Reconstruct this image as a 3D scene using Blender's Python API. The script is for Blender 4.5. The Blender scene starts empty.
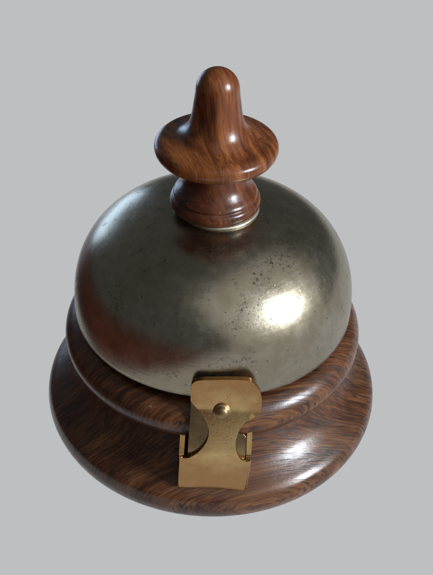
import bpy, bmesh, math, random
from mathutils import Vector, Matrix
random.seed(4)
C = bpy.context.scene
COL = C.collection
S = 0.055                       # metres per base radius: all shapes below are in base radii

# ------------------------------------------------------------------ camera
PITCH, DIST, ZC, ROLL = 0.6894, 4.9651, 0.8282, 0.0232
cam_d = bpy.data.cameras.new('camera'); cam = bpy.data.objects.new('camera', cam_d); COL.objects.link(cam)
cam_d.sensor_fit = 'VERTICAL'; cam_d.sensor_height = 24.0; cam_d.lens = 24.0 * 869.02 / 575.0
cam_d.clip_start = 0.01; cam_d.clip_end = 50
cam_d.shift_x = 3.32 / 575.0
cpos = Vector((0, -math.cos(PITCH) * DIST, math.sin(PITCH) * DIST + ZC)) * S
fwd = Vector((0, math.cos(PITCH), -math.sin(PITCH)))
q = fwd.to_track_quat('-Z', 'Y')
cam.matrix_world = Matrix.Translation(cpos) @ q.to_matrix().to_4x4() @ Matrix.Rotation(ROLL, 4, 'Z')
C.camera = cam

# ------------------------------------------------------------------ room light and lamps
w = bpy.data.worlds.new('World'); C.world = w; w.use_nodes = True
w.node_tree.nodes['Background'].inputs[0].default_value = (0.93, 0.98, 1.0, 1)
w.node_tree.nodes['Background'].inputs[1].default_value = 0.085

def area(name, az, el, dist, sx, sy, power, col, target=(0, 0, 0.9)):
    """az: degrees to the right of the camera side, el: degrees above the table."""
    l = bpy.data.lights.new(name, 'AREA'); l.shape = 'RECTANGLE'; l.size = sx; l.size_y = sy
    l.energy = power; l.color = col
    o = bpy.data.objects.new(name, l); COL.objects.link(o)
    a, e = math.radians(az), math.radians(el)
    d = Vector((math.sin(a) * math.cos(e), -math.cos(a) * math.cos(e), math.sin(e)))
    o.location = Vector(target) * S + d * dist
    o.rotation_euler = (-d).to_track_quat('-Z', 'Y').to_euler()
    return o
area('key_window', 62, 26, 0.85, 0.17, 0.24, 9.0, (0.86, 0.935, 1.0))
area('soft_ceiling', 55, 38, 1.35, 2.6, 2.6, 9.0, (1.0, 0.975, 0.92))
area('far_window', -146, 1, 0.40, 0.20, 0.12, 0.24, (0.52, 0.72, 1.0), (0, 0, 1.25))

C.view_settings.view_transform = 'Standard'; C.view_settings.look = 'None'
C.view_settings.exposure = 0.0; C.view_settings.gamma = 1.0
C.cycles.use_denoising = True

# ------------------------------------------------------------------ node helpers
class NT:
    def __init__(s, name):
        m = bpy.data.materials.new(name); m.use_nodes = True; s.m = m
        s.t = m.node_tree; s.b = s.t.nodes['Principled BSDF']
    def n(s, typ, **kw):
        nd = s.t.nodes.new(typ)
        for k, v in kw.items():
            if k.startswith('i_'):
                nd.inputs[k[2:].replace('_', ' ')].default_value = v
            else: setattr(nd, k, v)
        return nd
    def l(s, a, b): s.t.links.new(a, b)
    def coord(s, scale, rot=(0, 0, 0), loc=(0, 0, 0)):
        tc = s.n('ShaderNodeTexCoord'); mp = s.n('ShaderNodeMapping', vector_type='TEXTURE')
        mp.inputs['Scale'].default_value = scale; mp.inputs['Rotation'].default_value = rot
        mp.inputs['Location'].default_value = loc
        s.l(tc.outputs['Object'], mp.inputs['Vector']); return mp.outputs[0]
    def noise(s, vec, scale=1.0, detail=4.0, rough=0.55, dist=0.0):
        nd = s.n('ShaderNodeTexNoise'); s.l(vec, nd.inputs['Vector'])
        nd.inputs['Scale'].default_value = scale; nd.inputs['Detail'].default_value = detail
        nd.inputs['Roughness'].default_value = rough; nd.inputs['Distortion'].default_value = dist
        return nd.outputs['Fac']
    def ramp(s, fac, stops, interp='LINEAR'):
        nd = s.n('ShaderNodeValToRGB'); r = nd.color_ramp; r.interpolation = interp
        while len(r.elements) < len(stops): r.elements.new(0.5)
        for e, (p, c) in zip(r.elements, stops):
            e.position = p; e.color = (c, c, c, 1) if not isinstance(c, tuple) else (*c, 1)
        s.l(fac, nd.inputs[0]); return nd.outputs[0]
    def mix(s, fac, a, b, mode='MIX'):
        nd = s.n('ShaderNodeMix', data_type='RGBA', blend_type=mode)
        for sock, v in ((nd.inputs[0], fac), (nd.inputs[6], a), (nd.inputs[7], b)):
            if isinstance(v, (int, float)): sock.default_value = v
            elif isinstance(v, tuple): sock.default_value = (*v, 1)
            else: s.l(v, sock)
        return nd.outputs[2]
    def math(s, op, a, b=0.0, clamp=False):
        nd = s.n('ShaderNodeMath', operation=op, use_clamp=clamp)
        for sock, v in ((nd.inputs[0], a), (nd.inputs[1], b)):
            if isinstance(v, (int, float)): sock.default_value = v
            else: s.l(v, sock)
        return nd.outputs[0]
    def bump(s, h, strength, dist, prev=None):
        nd = s.n('ShaderNodeBump'); nd.inputs['Strength'].default_value = strength
        nd.inputs['Distance'].default_value = dist; s.l(h, nd.inputs['Height'])
        if prev is not None: s.l(prev, nd.inputs['Normal'])
        return nd.outputs[0]
    def spots(s, vec, scale, radius, keep, seed=0.0):
        """round flecks: 1 inside a fleck; keep = share of cells that carry one"""
        v = s.n('ShaderNodeTexVoronoi', feature='F1'); s.l(vec, v.inputs['Vector'])
        v.inputs['Scale'].default_value = scale
        sep = s.n('ShaderNodeSeparateColor'); s.l(v.outputs['Color'], sep.inputs[0])
        r = s.math('MULTIPLY', sep.outputs[1], radius)
        a = s.math('LESS_THAN', v.outputs['Distance'], r)
        b = s.math('LESS_THAN', sep.outputs[0], keep)
        return s.math('MULTIPLY', a, b)

# ------------------------------------------------------------------ wood
def wood(name, rot, along, across, dark, mid, light, pore_len, pore_w, pore_dark, axis='x', rough=0.26, loc=(0, 0, 0), pore_cut=0.60, coat=0.24):
    t = NT(name)
    def sc(l, a): return (l, a, a * 7) if axis == 'x' else (a, a * 5, l)
    big = t.noise(t.coord(sc(along, across * 5), rot, loc), 1, 3, .5, .15)
    band = t.noise(t.coord(sc(along, across), rot, loc), 1, 4, .62, .10)
    fine = t.noise(t.coord(sc(along * .4, across * .25), rot, loc), 1, 4, .6)
    col = t.ramp(t.math('ADD', t.math('MULTIPLY', big, .45), t.math('MULTIPLY', band, .55)),
                 [(.36, dark), (.47, mid), (.62, light)])
    col = t.mix(t.ramp(fine, [(.3, .75), (.72, 0.0)]), col, t.mix(1.0, col, (.42, .36, .32), 'MULTIPLY'))
    pv = t.noise(t.coord(sc(pore_len, pore_w), rot, loc), 1, 2, .5, .15)
    pmask = t.noise(t.coord(sc(along * .6, across * 5), rot, (loc[0] + .03, loc[1], loc[2])), 1, 2)
    pore = t.math('MULTIPLY', t.ramp(pv, [(pore_cut, 0.0), (pore_cut + .07, 1.0)]), t.ramp(pmask, [(.36, .15), (.6, 1.0)]))
    col = t.mix(pore, col, pore_dark)
    # old dust and wax flecks
    fl = t.spots(t.coord((1, 1, 1)), 760, .20, .14)
    flm = t.math('MULTIPLY', fl, t.ramp(t.noise(t.coord((.012, .012, .012)), 1, 2), [(.50, 0.0), (.62, .75)]))
    col = t.mix(flm, col, (.34, .29, .25))
    t.l(col, t.b.inputs['Base Color'])
    wear = t.noise(t.coord((.006, .006, .006)), 1, 5, .65)
    r = t.math('ADD', t.math('MULTIPLY', wear, .26), rough - .10)
    r = t.math('ADD', r, t.math('MULTIPLY', pore, .2), True)
    t.l(r, t.b.inputs['Roughness'])
    t.b.inputs['Specular IOR Level'].default_value = .4
    t.b.inputs['Coat Weight'].default_value = coat; t.b.inputs['Coat Roughness'].default_value = .22
    h = t.math('SUBTRACT', t.math('MULTIPLY', fine, .3), pore)
    nb = t.bump(h, .09, .0004)
    nb = t.bump(wear, .12, .0008, nb)
    t.l(nb, t.b.inputs['Normal'])
    nb2 = t.bump(t.math('ADD', h, wear), .06, .0005); t.l(nb2, t.b.inputs['Coat Normal'])
    return t.m
GR = math.radians(17)
M_BASE = wood('dark_oak', (0, 0, GR), .034, .00055, (.034, .0112, .0055), (.082, .0285, .0115), (.195, .080, .033),
              0.011, .00036, (.011, .005, .0035), pore_cut=.535)
M_RING = wood('dark_oak_ring', (0, 0, GR), .030, .00055, (.036, .0118, .0058), (.090, .0310, .0125), (.215, .088, .036),
              0.0095, .00036, (.011, .005, .0035), loc=(.013, .004, .02), pore_cut=.535)
M_KNOB = wood('walnut_knob', (0, 0, .5), .026, .0017, (.050, .013, .005), (.175, .048, .0135), (.36, .122, .034),
              .006, .00028, (.018, .008, .005), axis='z', pore_cut=.60)
M_COLL = wood('walnut_collar', (0, 0, .9), .020, .0017, (.024, .007, .004), (.105, .028, .010), (.21, .065, .023),
              .004, .0004, (.014, .007, .005), axis='z', loc=(.02, .01, .01), pore_cut=.62)

# ------------------------------------------------------------------ metals
def bell_metal():
    t = NT('tarnished_nickel')
    cl = t.noise(t.coord((.016, .016, .016)), 1, 5, .6, .4)
    mo = t.noise(t.coord((.0035, .0035, .0035)), 1, 5, .65)
    col = t.ramp(cl, [(.30, (.36, .31, .225)), (.50, (.415, .37, .285)), (.70, (.465, .425, .35))])
    col = t.mix(t.ramp(mo, [(.35, .40), (.62, 0.0)]), col, (.25, .225, .155))
    # dark pits gather in loose clusters
    tc = t.n('ShaderNodeTexCoord'); near = None
    for c, rad in (((.35, -.15, 1.35), .3), ((.18, -.07, 1.39), .17), ((.23, -.53, 1.25), .17), ((.15, -.66, 1.16), .14), ((.34, -.38, 1.30), .20), ((.10, -.30, 1.34), .22)):
        vd = t.n('ShaderNodeVectorMath', operation='DISTANCE'); t.l(tc.outputs['Object'], vd.inputs[0]); vd.inputs[1].default_value = Vector(c) * S
        k = t.math('SUBTRACT', 1.0, t.math('DIVIDE', vd.outputs['Value'], rad * S), True)
        near = k if near is None else t.math('MAXIMUM', near, k)
    pn = t.noise(t.coord((.006, .006, .006), loc=(.004, .011, .002)), 1, 4, .65)
    area_m = t.ramp(t.math('ADD', t.math('MULTIPLY', near, .24), t.math('MULTIPLY', pn, 1.0)), [(.515, 0.0), (.69, 1.0)])
    wob = t.n('ShaderNodeTexNoise'); t.l(t.coord((.0007, .0007, .0007)), wob.inputs['Vector']); wob.inputs['Detail'].default_value = 3
    wv = t.n('ShaderNodeVectorMath', operation='MULTIPLY_ADD'); t.l(wob.outputs['Color'], wv.inputs[0])
    wv.inputs[1].default_value = (.0009, .0009, .0009); t.l(t.coord((1, 1, 1)), wv.inputs[2])
    p1 = t.math('MULTIPLY', t.spots(wv.outputs[0], 1500, .55, .34), .85)
    p2 = t.math('MULTIPLY', t.ramp(t.noise(t.coord((.0010, .0010, .0010)), 1, 4, .75), [(.55, 0.0), (.59, 1.0)]), area_m)
    pits = t.math('MAXIMUM', t.math('MULTIPLY', p1, area_m), p2)
    lone = t.spots(wv.outputs[0], 520, .17, .2)
    pits = t.math('MAXIMUM', pits, lone)
    col = t.mix(t.math('MULTIPLY', pits, .85), col, (.03, .026, .018))
    # pale dust flecks
    fl = t.spots(t.coord((1, 1, 1), loc=(.7, .2, .1)), 420, .13, .2)
    dust = t.math('MULTIPLY', fl, t.ramp(t.noise(t.coord((.014, .014, .014), loc=(.1, .1, 0)), 1, 2), [(.42, 0.1), (.6, 1.0)]))
    col = t.mix(dust, col, (.80, .76, .62))
    t.l(col, t.b.inputs['Base Color'])
    t.b.inputs['Metallic'].default_value = 1.0
    # hairline scratches and spinning marks
    scr = t.noise(t.coord((.02, .0003, .0003), (0.3, .5, .9)), 1, 2)
    spin = t.noise(t.coord((.5, .5, .0009)), 1, 3, .6)
    r = t.math('ADD', t.math('MULTIPLY', mo, .14), t.math('MULTIPLY', cl, .10))
    r = t.math('ADD', r, .15)
    r = t.math('ADD', r, t.math('MULTIPLY', pits, .3), True)
    t.l(r, t.b.inputs['Roughness'])
    nb = t.bump(spin, .05, .0006)
    nb = t.bump(t.ramp(scr, [(.62, 0.0), (.70, 1.0)]), .05, .0004, nb)
    nb = t.bump(t.math('SUBTRACT', t.math('MULTIPLY', mo, .25), pits), .10, .0003, nb)
    t.l(nb, t.b.inputs['Normal'])
    return t.m
def plain_metal(name, col, col2, rough, metallic=1.0, grain=.0006, bump=.035, refl_tint_at=None):
    t = NT(name)
    a = t.noise(t.coord((.004, .004, .004)), 1, 4, .6)
    g = t.noise(t.coord((grain, grain, grain)), 1, 4, .65)
    f = t.ramp(a, [(.35, 0.0), (.65, 1.0)])
    if refl_tint_at:  # painted reflection: copper tint grows away from this point
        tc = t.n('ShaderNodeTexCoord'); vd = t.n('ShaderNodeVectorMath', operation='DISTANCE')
        t.l(tc.outputs['Object'], vd.inputs[0]); vd.inputs[1].default_value = Vector(refl_tint_at) * S
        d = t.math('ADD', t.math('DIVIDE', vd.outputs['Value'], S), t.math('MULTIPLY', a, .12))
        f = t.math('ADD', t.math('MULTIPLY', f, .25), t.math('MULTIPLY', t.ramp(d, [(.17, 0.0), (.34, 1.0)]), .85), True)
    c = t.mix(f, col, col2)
    sp = t.math('MULTIPLY', t.spots(t.coord((1, 1, 1)), 1500, .34, .10), .6)
    c = t.mix(sp, c, (.10, .06, .03))
    t.l(c, t.b.inputs['Base Color']); t.b.inputs['Metallic'].default_value = metallic
    t.l(t.math('ADD', t.math('MULTIPLY', g, .25), rough - .12), t.b.inputs['Roughness'])
    t.l(t.bump(g, bump, .0003), t.b.inputs['Normal'])
    return t.m
M_BELL = bell_metal()
M_BRASS = plain_metal('brass_plate', (.70, .50, .23), (.46, .25, .105), .15, refl_tint_at=(.08, -.88, .60))  # copper tone on band and tab stands in for the table's red reflection
M_BRASS_D = plain_metal('aged_brass', (.40, .28, .14), (.30, .20, .10), .36)
M_TONGUE = plain_metal('dull_brass_tongue', (.34, .25, .13), (.22, .15, .08), .22)
M_WASHER = plain_metal('pale_washer_metal', (.62, .58, .48), (.46, .43, .34), .42, .8)
M_STEEL = plain_metal('spindle_steel', (.30, .29, .27), (.22, .21, .2), .4)

# ------------------------------------------------------------------ mesh helpers
def link(name, bm, mat, parent=None, smooth=True):
    me = bpy.data.meshes.new(name); bm.to_mesh(me); bm.free()
    if smooth:
        for p in me.polygons: p.use_smooth = True
    me.materials.append(mat)
    o = bpy.data.objects.new(name, me); COL.objects.link(o)
    if parent: o.parent = parent
    return o
def spline(pts, n=8):
    """Catmull-Rom through pts (open), end points kept"""
    out = []
    for i in range(len(pts) - 1):
        p0 = Vector(pts[max(i - 1, 0)]); p1 = Vector(pts[i]); p2 = Vector(pts[i + 1]); p3 = Vector(pts[min(i + 2, len(pts) - 1)])
        for k in range(n):
            t = k / n
            out.append(0.5 * ((2 * p1) + (-p0 + p2) * t + (2 * p0 - 5 * p1 + 4 * p2 - p3) * t * t + (-p0 + 3 * p1 - 3 * p2 + p3) * t ** 3))
    out.append(Vector(pts[-1])); return out
def lathe(prof, segs=224, ox=0.0):
    """profile of (r, z) in base radii, from bottom axis round to top axis; closed surface of revolution"""
    bm = bmesh.new(); rings = []
    for r, z in prof:
        if r < 1e-5: rings.append([bm.verts.new((0, 0, z * S))])
        else: rings.append([bm.verts.new((r * S * math.cos(2 * math.pi * i / segs), r * S * math.sin(2 * math.pi * i / segs), z * S)) for i in range(segs)])
    for a, b in zip(rings[:-1], rings[1:]):
        for i in range(segs):
            j = (i + 1) % segs
            if len(a) == 1 and len(b) == 1: continue
            if len(a) == 1: bm.faces.new((a[0], b[j], b[i]))
            elif len(b) == 1: bm.faces.new((a[i], a[j], b[0]))
            else: bm.faces.new((a[i], a[j], b[j], b[i]))
    bmesh.ops.recalc_face_normals(bm, faces=bm.faces)
    return bm

# ------------------------------------------------------------------ setting: table and added self-lit sheet
t = NT('table_wood')
tv = t.noise(t.coord((.35, .012, .012), (0, 0, .2)), 1, 5, .6, .5)
t.l(t.ramp(tv, [(.3, (.12, .028, .015)), (.7, (.20, .050, .028))]), t.b.inputs['Base Color'])
t.b.inputs['Roughness'].default_value = .45
bm = bmesh.new()
bmesh.ops.create_grid(bm, x_segments=8, y_segments=8, size=1.0)
bmesh.ops.translate(bm, verts=bm.verts, vec=(0, 0, -.004))
o = link('table', bm, t.m, smooth=False); o['kind'] = 'structure'

t = NT('self_lit_sheet')
t.t.nodes.remove(t.b)
em = t.n('ShaderNodeEmission'); em.inputs[0].default_value = (.509, .520, .530, 1); em.inputs[1].default_value = 1.0  # added glow: even, shadowless grey with no lamp behind the sheet
t.l(em.outputs[0], t.t.nodes['Material Output'].inputs['Surface'])
bm = bmesh.new()
bmesh.ops.create_cube(bm, size=1.0)
for v in bm.verts:
    v.co = Vector(((-1.38 if v.co.x < 0 else 12.0) * S, (-12.0 if v.co.y < 0 else 7.4) * S, -.003 if v.co.z < 0 else 0.0))  # extended well out of view to shape the dome's reflections
o = link('backdrop', bm, t.m, smooth=False); o['kind'] = 'structure'; o.rotation_euler.z = math.radians(11.5)

# ------------------------------------------------------------------ the bell
bell = bpy.data.objects.new('counter_bell', None); COL.objects.link(bell)
bell.empty_display_size = .05
bell['label'] = 'antique counter bell with tarnished metal dome, turned wooden knob and brass clasp'
bell['category'] = 'bell'

# turned foot: rounded rim, sloping cove up to the ring
foot = [(0, .004), (.90, .004), (.955, .006)]
foot += spline([(.955, .006), (.985, .03), (1.0, .080), (.9985, .120), (.987, .158), (.962, .186), (.922, .215), (.880, .247), (.840, .285), (.805, .333), (.773, .388), (.740, .444)], 10)[1:]
foot += [(.70, .443), (0, .443)]
base = link('wooden_foot', lathe(foot), M_BASE, bell)
# turned ring on the foot
rc, rz, rr = .727, .570, .130
ring = [(0, .446), (.70, .446)]
for k in range(-16, 22):
    a = math.radians(k * 5.2)
    ring.append((rc + rr * math.cos(a) * 1.0, rz + rr * .97 * math.sin(a)))
ring += [(.66, .690), (.60, .672), (0, .672)]
link('wooden_ring', lathe(ring), M_RING, bell)

# striker post inside, carries the dome
link('spindle', lathe([(0, .674), (.10, .674), (.10, .72), (.05, .74), (.05, 1.385), (0, 1.385)], 48), M_STEEL, bell)

# dome: outer superellipse, rounded lip, hollow inside
RB, ZR, HB, NB_ = .7864, .756, .6369, 2.5567
outer = []
for k in range(0, 97):
    a = math.pi / 2 * k / 96
    outer.append((RB * math.cos(a) ** (2 / NB_) if k < 96 else 0.0, ZR + HB * math.sin(a) ** (2 / NB_)))
th = .028
inner = [((r - th) if r > th else 0, z - th * (z - ZR) / HB) for r, z in outer]
inner = [p for p in inner if p[0] > .03]
lip = [(RB - th, ZR - .004), (RB - th * .8, ZR - .012), (RB - th * .45, ZR - .015), (RB - th * .12, ZR - .009)]
prof = [(0, inner[-1][1])] + inner[::-1] + lip + outer
link('bell_dome', lathe(prof, 256), M_BELL, bell)

# washer, collar and knob
link('washer', lathe([(0, 1.380), (.208, 1.380), (.215, 1.384), (.215, 1.394), (.210, 1.398), (0, 1.398)], 96), M_WASHER, bell).location = (.020 * S, 0, 0)
coll = [(0, 1.398), (.185, 1.398)] + spline([(.185, 1.398), (.224, 1.406), (.2390, 1.434), (.234, 1.460), (.2215, 1.474), (.2185, 1.479), (.2215, 1.486), (.214, 1.500), (.192, 1.523), (.172, 1.552), (.159, 1.590), (.153, 1.635), (.160, 1.676)], 7)[1:] + [(0, 1.676)]
knob_collar = lathe(coll, 128)
kn = [(0, 1.678), (.15, 1.678)] + spline([(.15, 1.678), (.20, 1.680), (.257, 1.692), (.294, 1.711), (.3130, 1.742), (.3095, 1.775), (.283, 1.797), (.240, 1.807), (.195, 1.823), (.160, 1.852), (.137, 1.893), (.1245, 1.942), (.117, 1.995), (.1108, 2.035), (.1075, 2.065)], 7)[1:]
s, zt = .1075, 2.1725
for k in range(1, 17):
    a = math.pi / 2 * k / 16
    kn.append((s * math.cos(a) if k < 16 else 0, zt - s + s * math.sin(a)))
knob = link('wooden_knob', lathe(kn, 160), M_KNOB, bell)
link('knob_collar', knob_collar, M_COLL, knob)

# ------------------------------------------------------------------ brass clasp
PROF = [(-.936, .10), (-.945, .46), (-.828, .75), (-.812, 1.2)]        # side view (y, z) of the bent sheet
LEN = [0.0, .3601, .6728, 1.1231]
def bend(x, sarc, off=0.0):
    """point of the bent sheet at arc length sarc, corners eased"""
    def at(v):
        v = min(max(v, 0), LEN[-1] - 1e-6)
        for i in range(3):
            if v <= LEN[i + 1]:
                k = (v - LEN[i]) / (LEN[i + 1] - LEN[i]); a, b = PROF[i], PROF[i + 1]
                return Vector((0, a[0] + (b[0] - a[0]) * k, a[1] + (b[1] - a[1]) * k))
    p = Vector((0, 0, 0)); w_ = 0
    for k in range(-4, 5):
        g_ = 5 - abs(k); p += at(sarc + k * .010) * g_; w_ += g_
    p /= w_; p.x = x
    p.y -= off
    return p * S
FR = .024
def fold(x, sarc):
    """the lower band turns back round both corners: returns x and set-back"""
    if sarc > .60: return x, 0.0
    k = (sarc - .123) / .243
    for side, edge in ((-1, -.172 + .015 * k), (1, .207 + .010 * k)):
        e = edge - side * FR
        if side * (x - e) > 0:
            d = side * (x - e)
            if d < FR * math.pi / 2: return e + side * FR * math.sin(d / FR), FR * (1 - math.cos(d / FR))
            return edge, FR + d - FR * math.pi / 2
    return x, 0.0
def cut(bm, co, no):
    bmesh.ops.bisect_plane(bm, geom=list(bm.verts) + list(bm.edges) + list(bm.faces), plane_co=co, plane_no=no)
def sheet(outline, name, mat, parent, thick, bev=.0042):
    bm = bmesh.new()
    bm.faces.new([bm.verts.new((x, y, 0)) for x, y in outline])
    ys = [y for _, y in outline]; y = min(ys) + .012
    while y < max(ys): cut(bm, (0, y, 0), (0, 1, 0)); y += .016
    for k in range(0, 9):
        cut(bm, (-.141 - .0055 * k, 0, 0), (1, .0, 0)); cut(bm, (.178 + .0065 * k, 0, 0), (1, .0, 0))
    for v in bm.verts:
        x, sa = v.co.x, v.co.y
        x2, back = fold(x, sa)
        v.co = bend(x2, sa) + Vector((0, back * S, 0))
    bmesh.ops.recalc_face_normals(bm, faces=bm.faces)
    if sum((f.normal.y * f.calc_area() for f in bm.faces)) > 0: bmesh.ops.reverse_faces(bm, faces=bm.faces)
    o = link(name, bm, mat, parent)
    so = o.modifiers.new('thickness', 'SOLIDIFY'); so.thickness = thick * S; so.offset = -1
    be = o.modifiers.new('edge', 'BEVEL'); be.width = bev * S; be.segments = 3; be.limit_method = 'ANGLE'; be.angle_limit = math.radians(50); be.harden_normals = True
    return o
segs = [
    [(-.100, .730), (-.100, .772), (-.091, .810), (-.062, .832), (.010, .838), (.094, .842), (.176, .840), (.209, .824), (.243, .770), (.254, .728), (.257, .680), (.2545, .640), (.235, .610), (.182, .577), (.150, .530), (.135, .475), (.134, .428), (.146, .388), (.168, .356), (.200, .342)],
    [(.200, .342), (.225, .348)], [(.225, .348), (.260, .400), (.305, .455), (.330, .462)], [(.330, .462), (.330, .20)], [(.330, .20), (.225, .104)],
    [(.225, .104), (-.190, .123)], [(-.190, .123), (-.30, .20)], [(-.30, .20), (-.30, .462)], [(-.30, .462), (-.275, .455), (-.225, .405), (-.175, .372)], [(-.175, .372), (-.157, .366)],
    [(-.157, .366), (-.128, .362), (-.099, .368), (-.053, .404), (-.018, .455), (-.005, .505), (-.010, .548), (-.043, .615), (-.075, .655), (-.100, .690)],
    [(-.100, .690), (-.100, .730)]]
out = []
for sg in segs: out += [tuple(p)[:2] for p in spline([(a, b, 0) for a, b in sg], 5 if len(sg) > 2 else 1)][:-1]
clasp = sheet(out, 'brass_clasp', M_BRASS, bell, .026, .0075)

# rivet in the middle of the plate
bm = lathe([(0, -.006), (.047, -.006), (.047, .002), (.0445, .0045), (.036, .0045), (.0345, .012), (.028, .0205), (.018, .0255), (.008, .0275), (0, .028)], 48)
o = link('rivet', bm, M_BRASS_D, clasp)
pr = bend(.059, .632); o.location = pr + Vector((0, -.0002, 0)); o.rotation_euler = (math.radians(72), 0, 0)
# tongue behind the plate, seen through the left notch
def tongue():
    bm = bmesh.new()
    pts = [(-.116, .30), (.186, .30), (.186, .470), (.172, .485), (.11, .49), (.10, .655), (-.100, .655)]
    f = bm.faces.new([bm.verts.new((a, b, 0)) for a, b in pts])
    y = .316
    while y < .655:
        bmesh.ops.bisect_plane(bm, geom=list(bm.verts) + list(bm.edges) + list(bm.faces), plane_co=(0, y, 0), plane_no=(0, 1, 0)); y += .016
    for v in bm.verts:
        v.co = bend(v.co.x, v.co.y) + Vector((0, .034 * S, 0))
    bmesh.ops.recalc_face_normals(bm, faces=bm.faces)
    o = link('tongue', bm, M_TONGUE, clasp)
    so = o.modifiers.new('thickness', 'SOLIDIFY'); so.thickness = .018 * S; so.offset = 0
    be = o.modifiers.new('edge', 'BEVEL'); be.width = .004 * S; be.segments = 2; be.limit_method = 'ANGLE'; be.harden_normals = True
tongue()
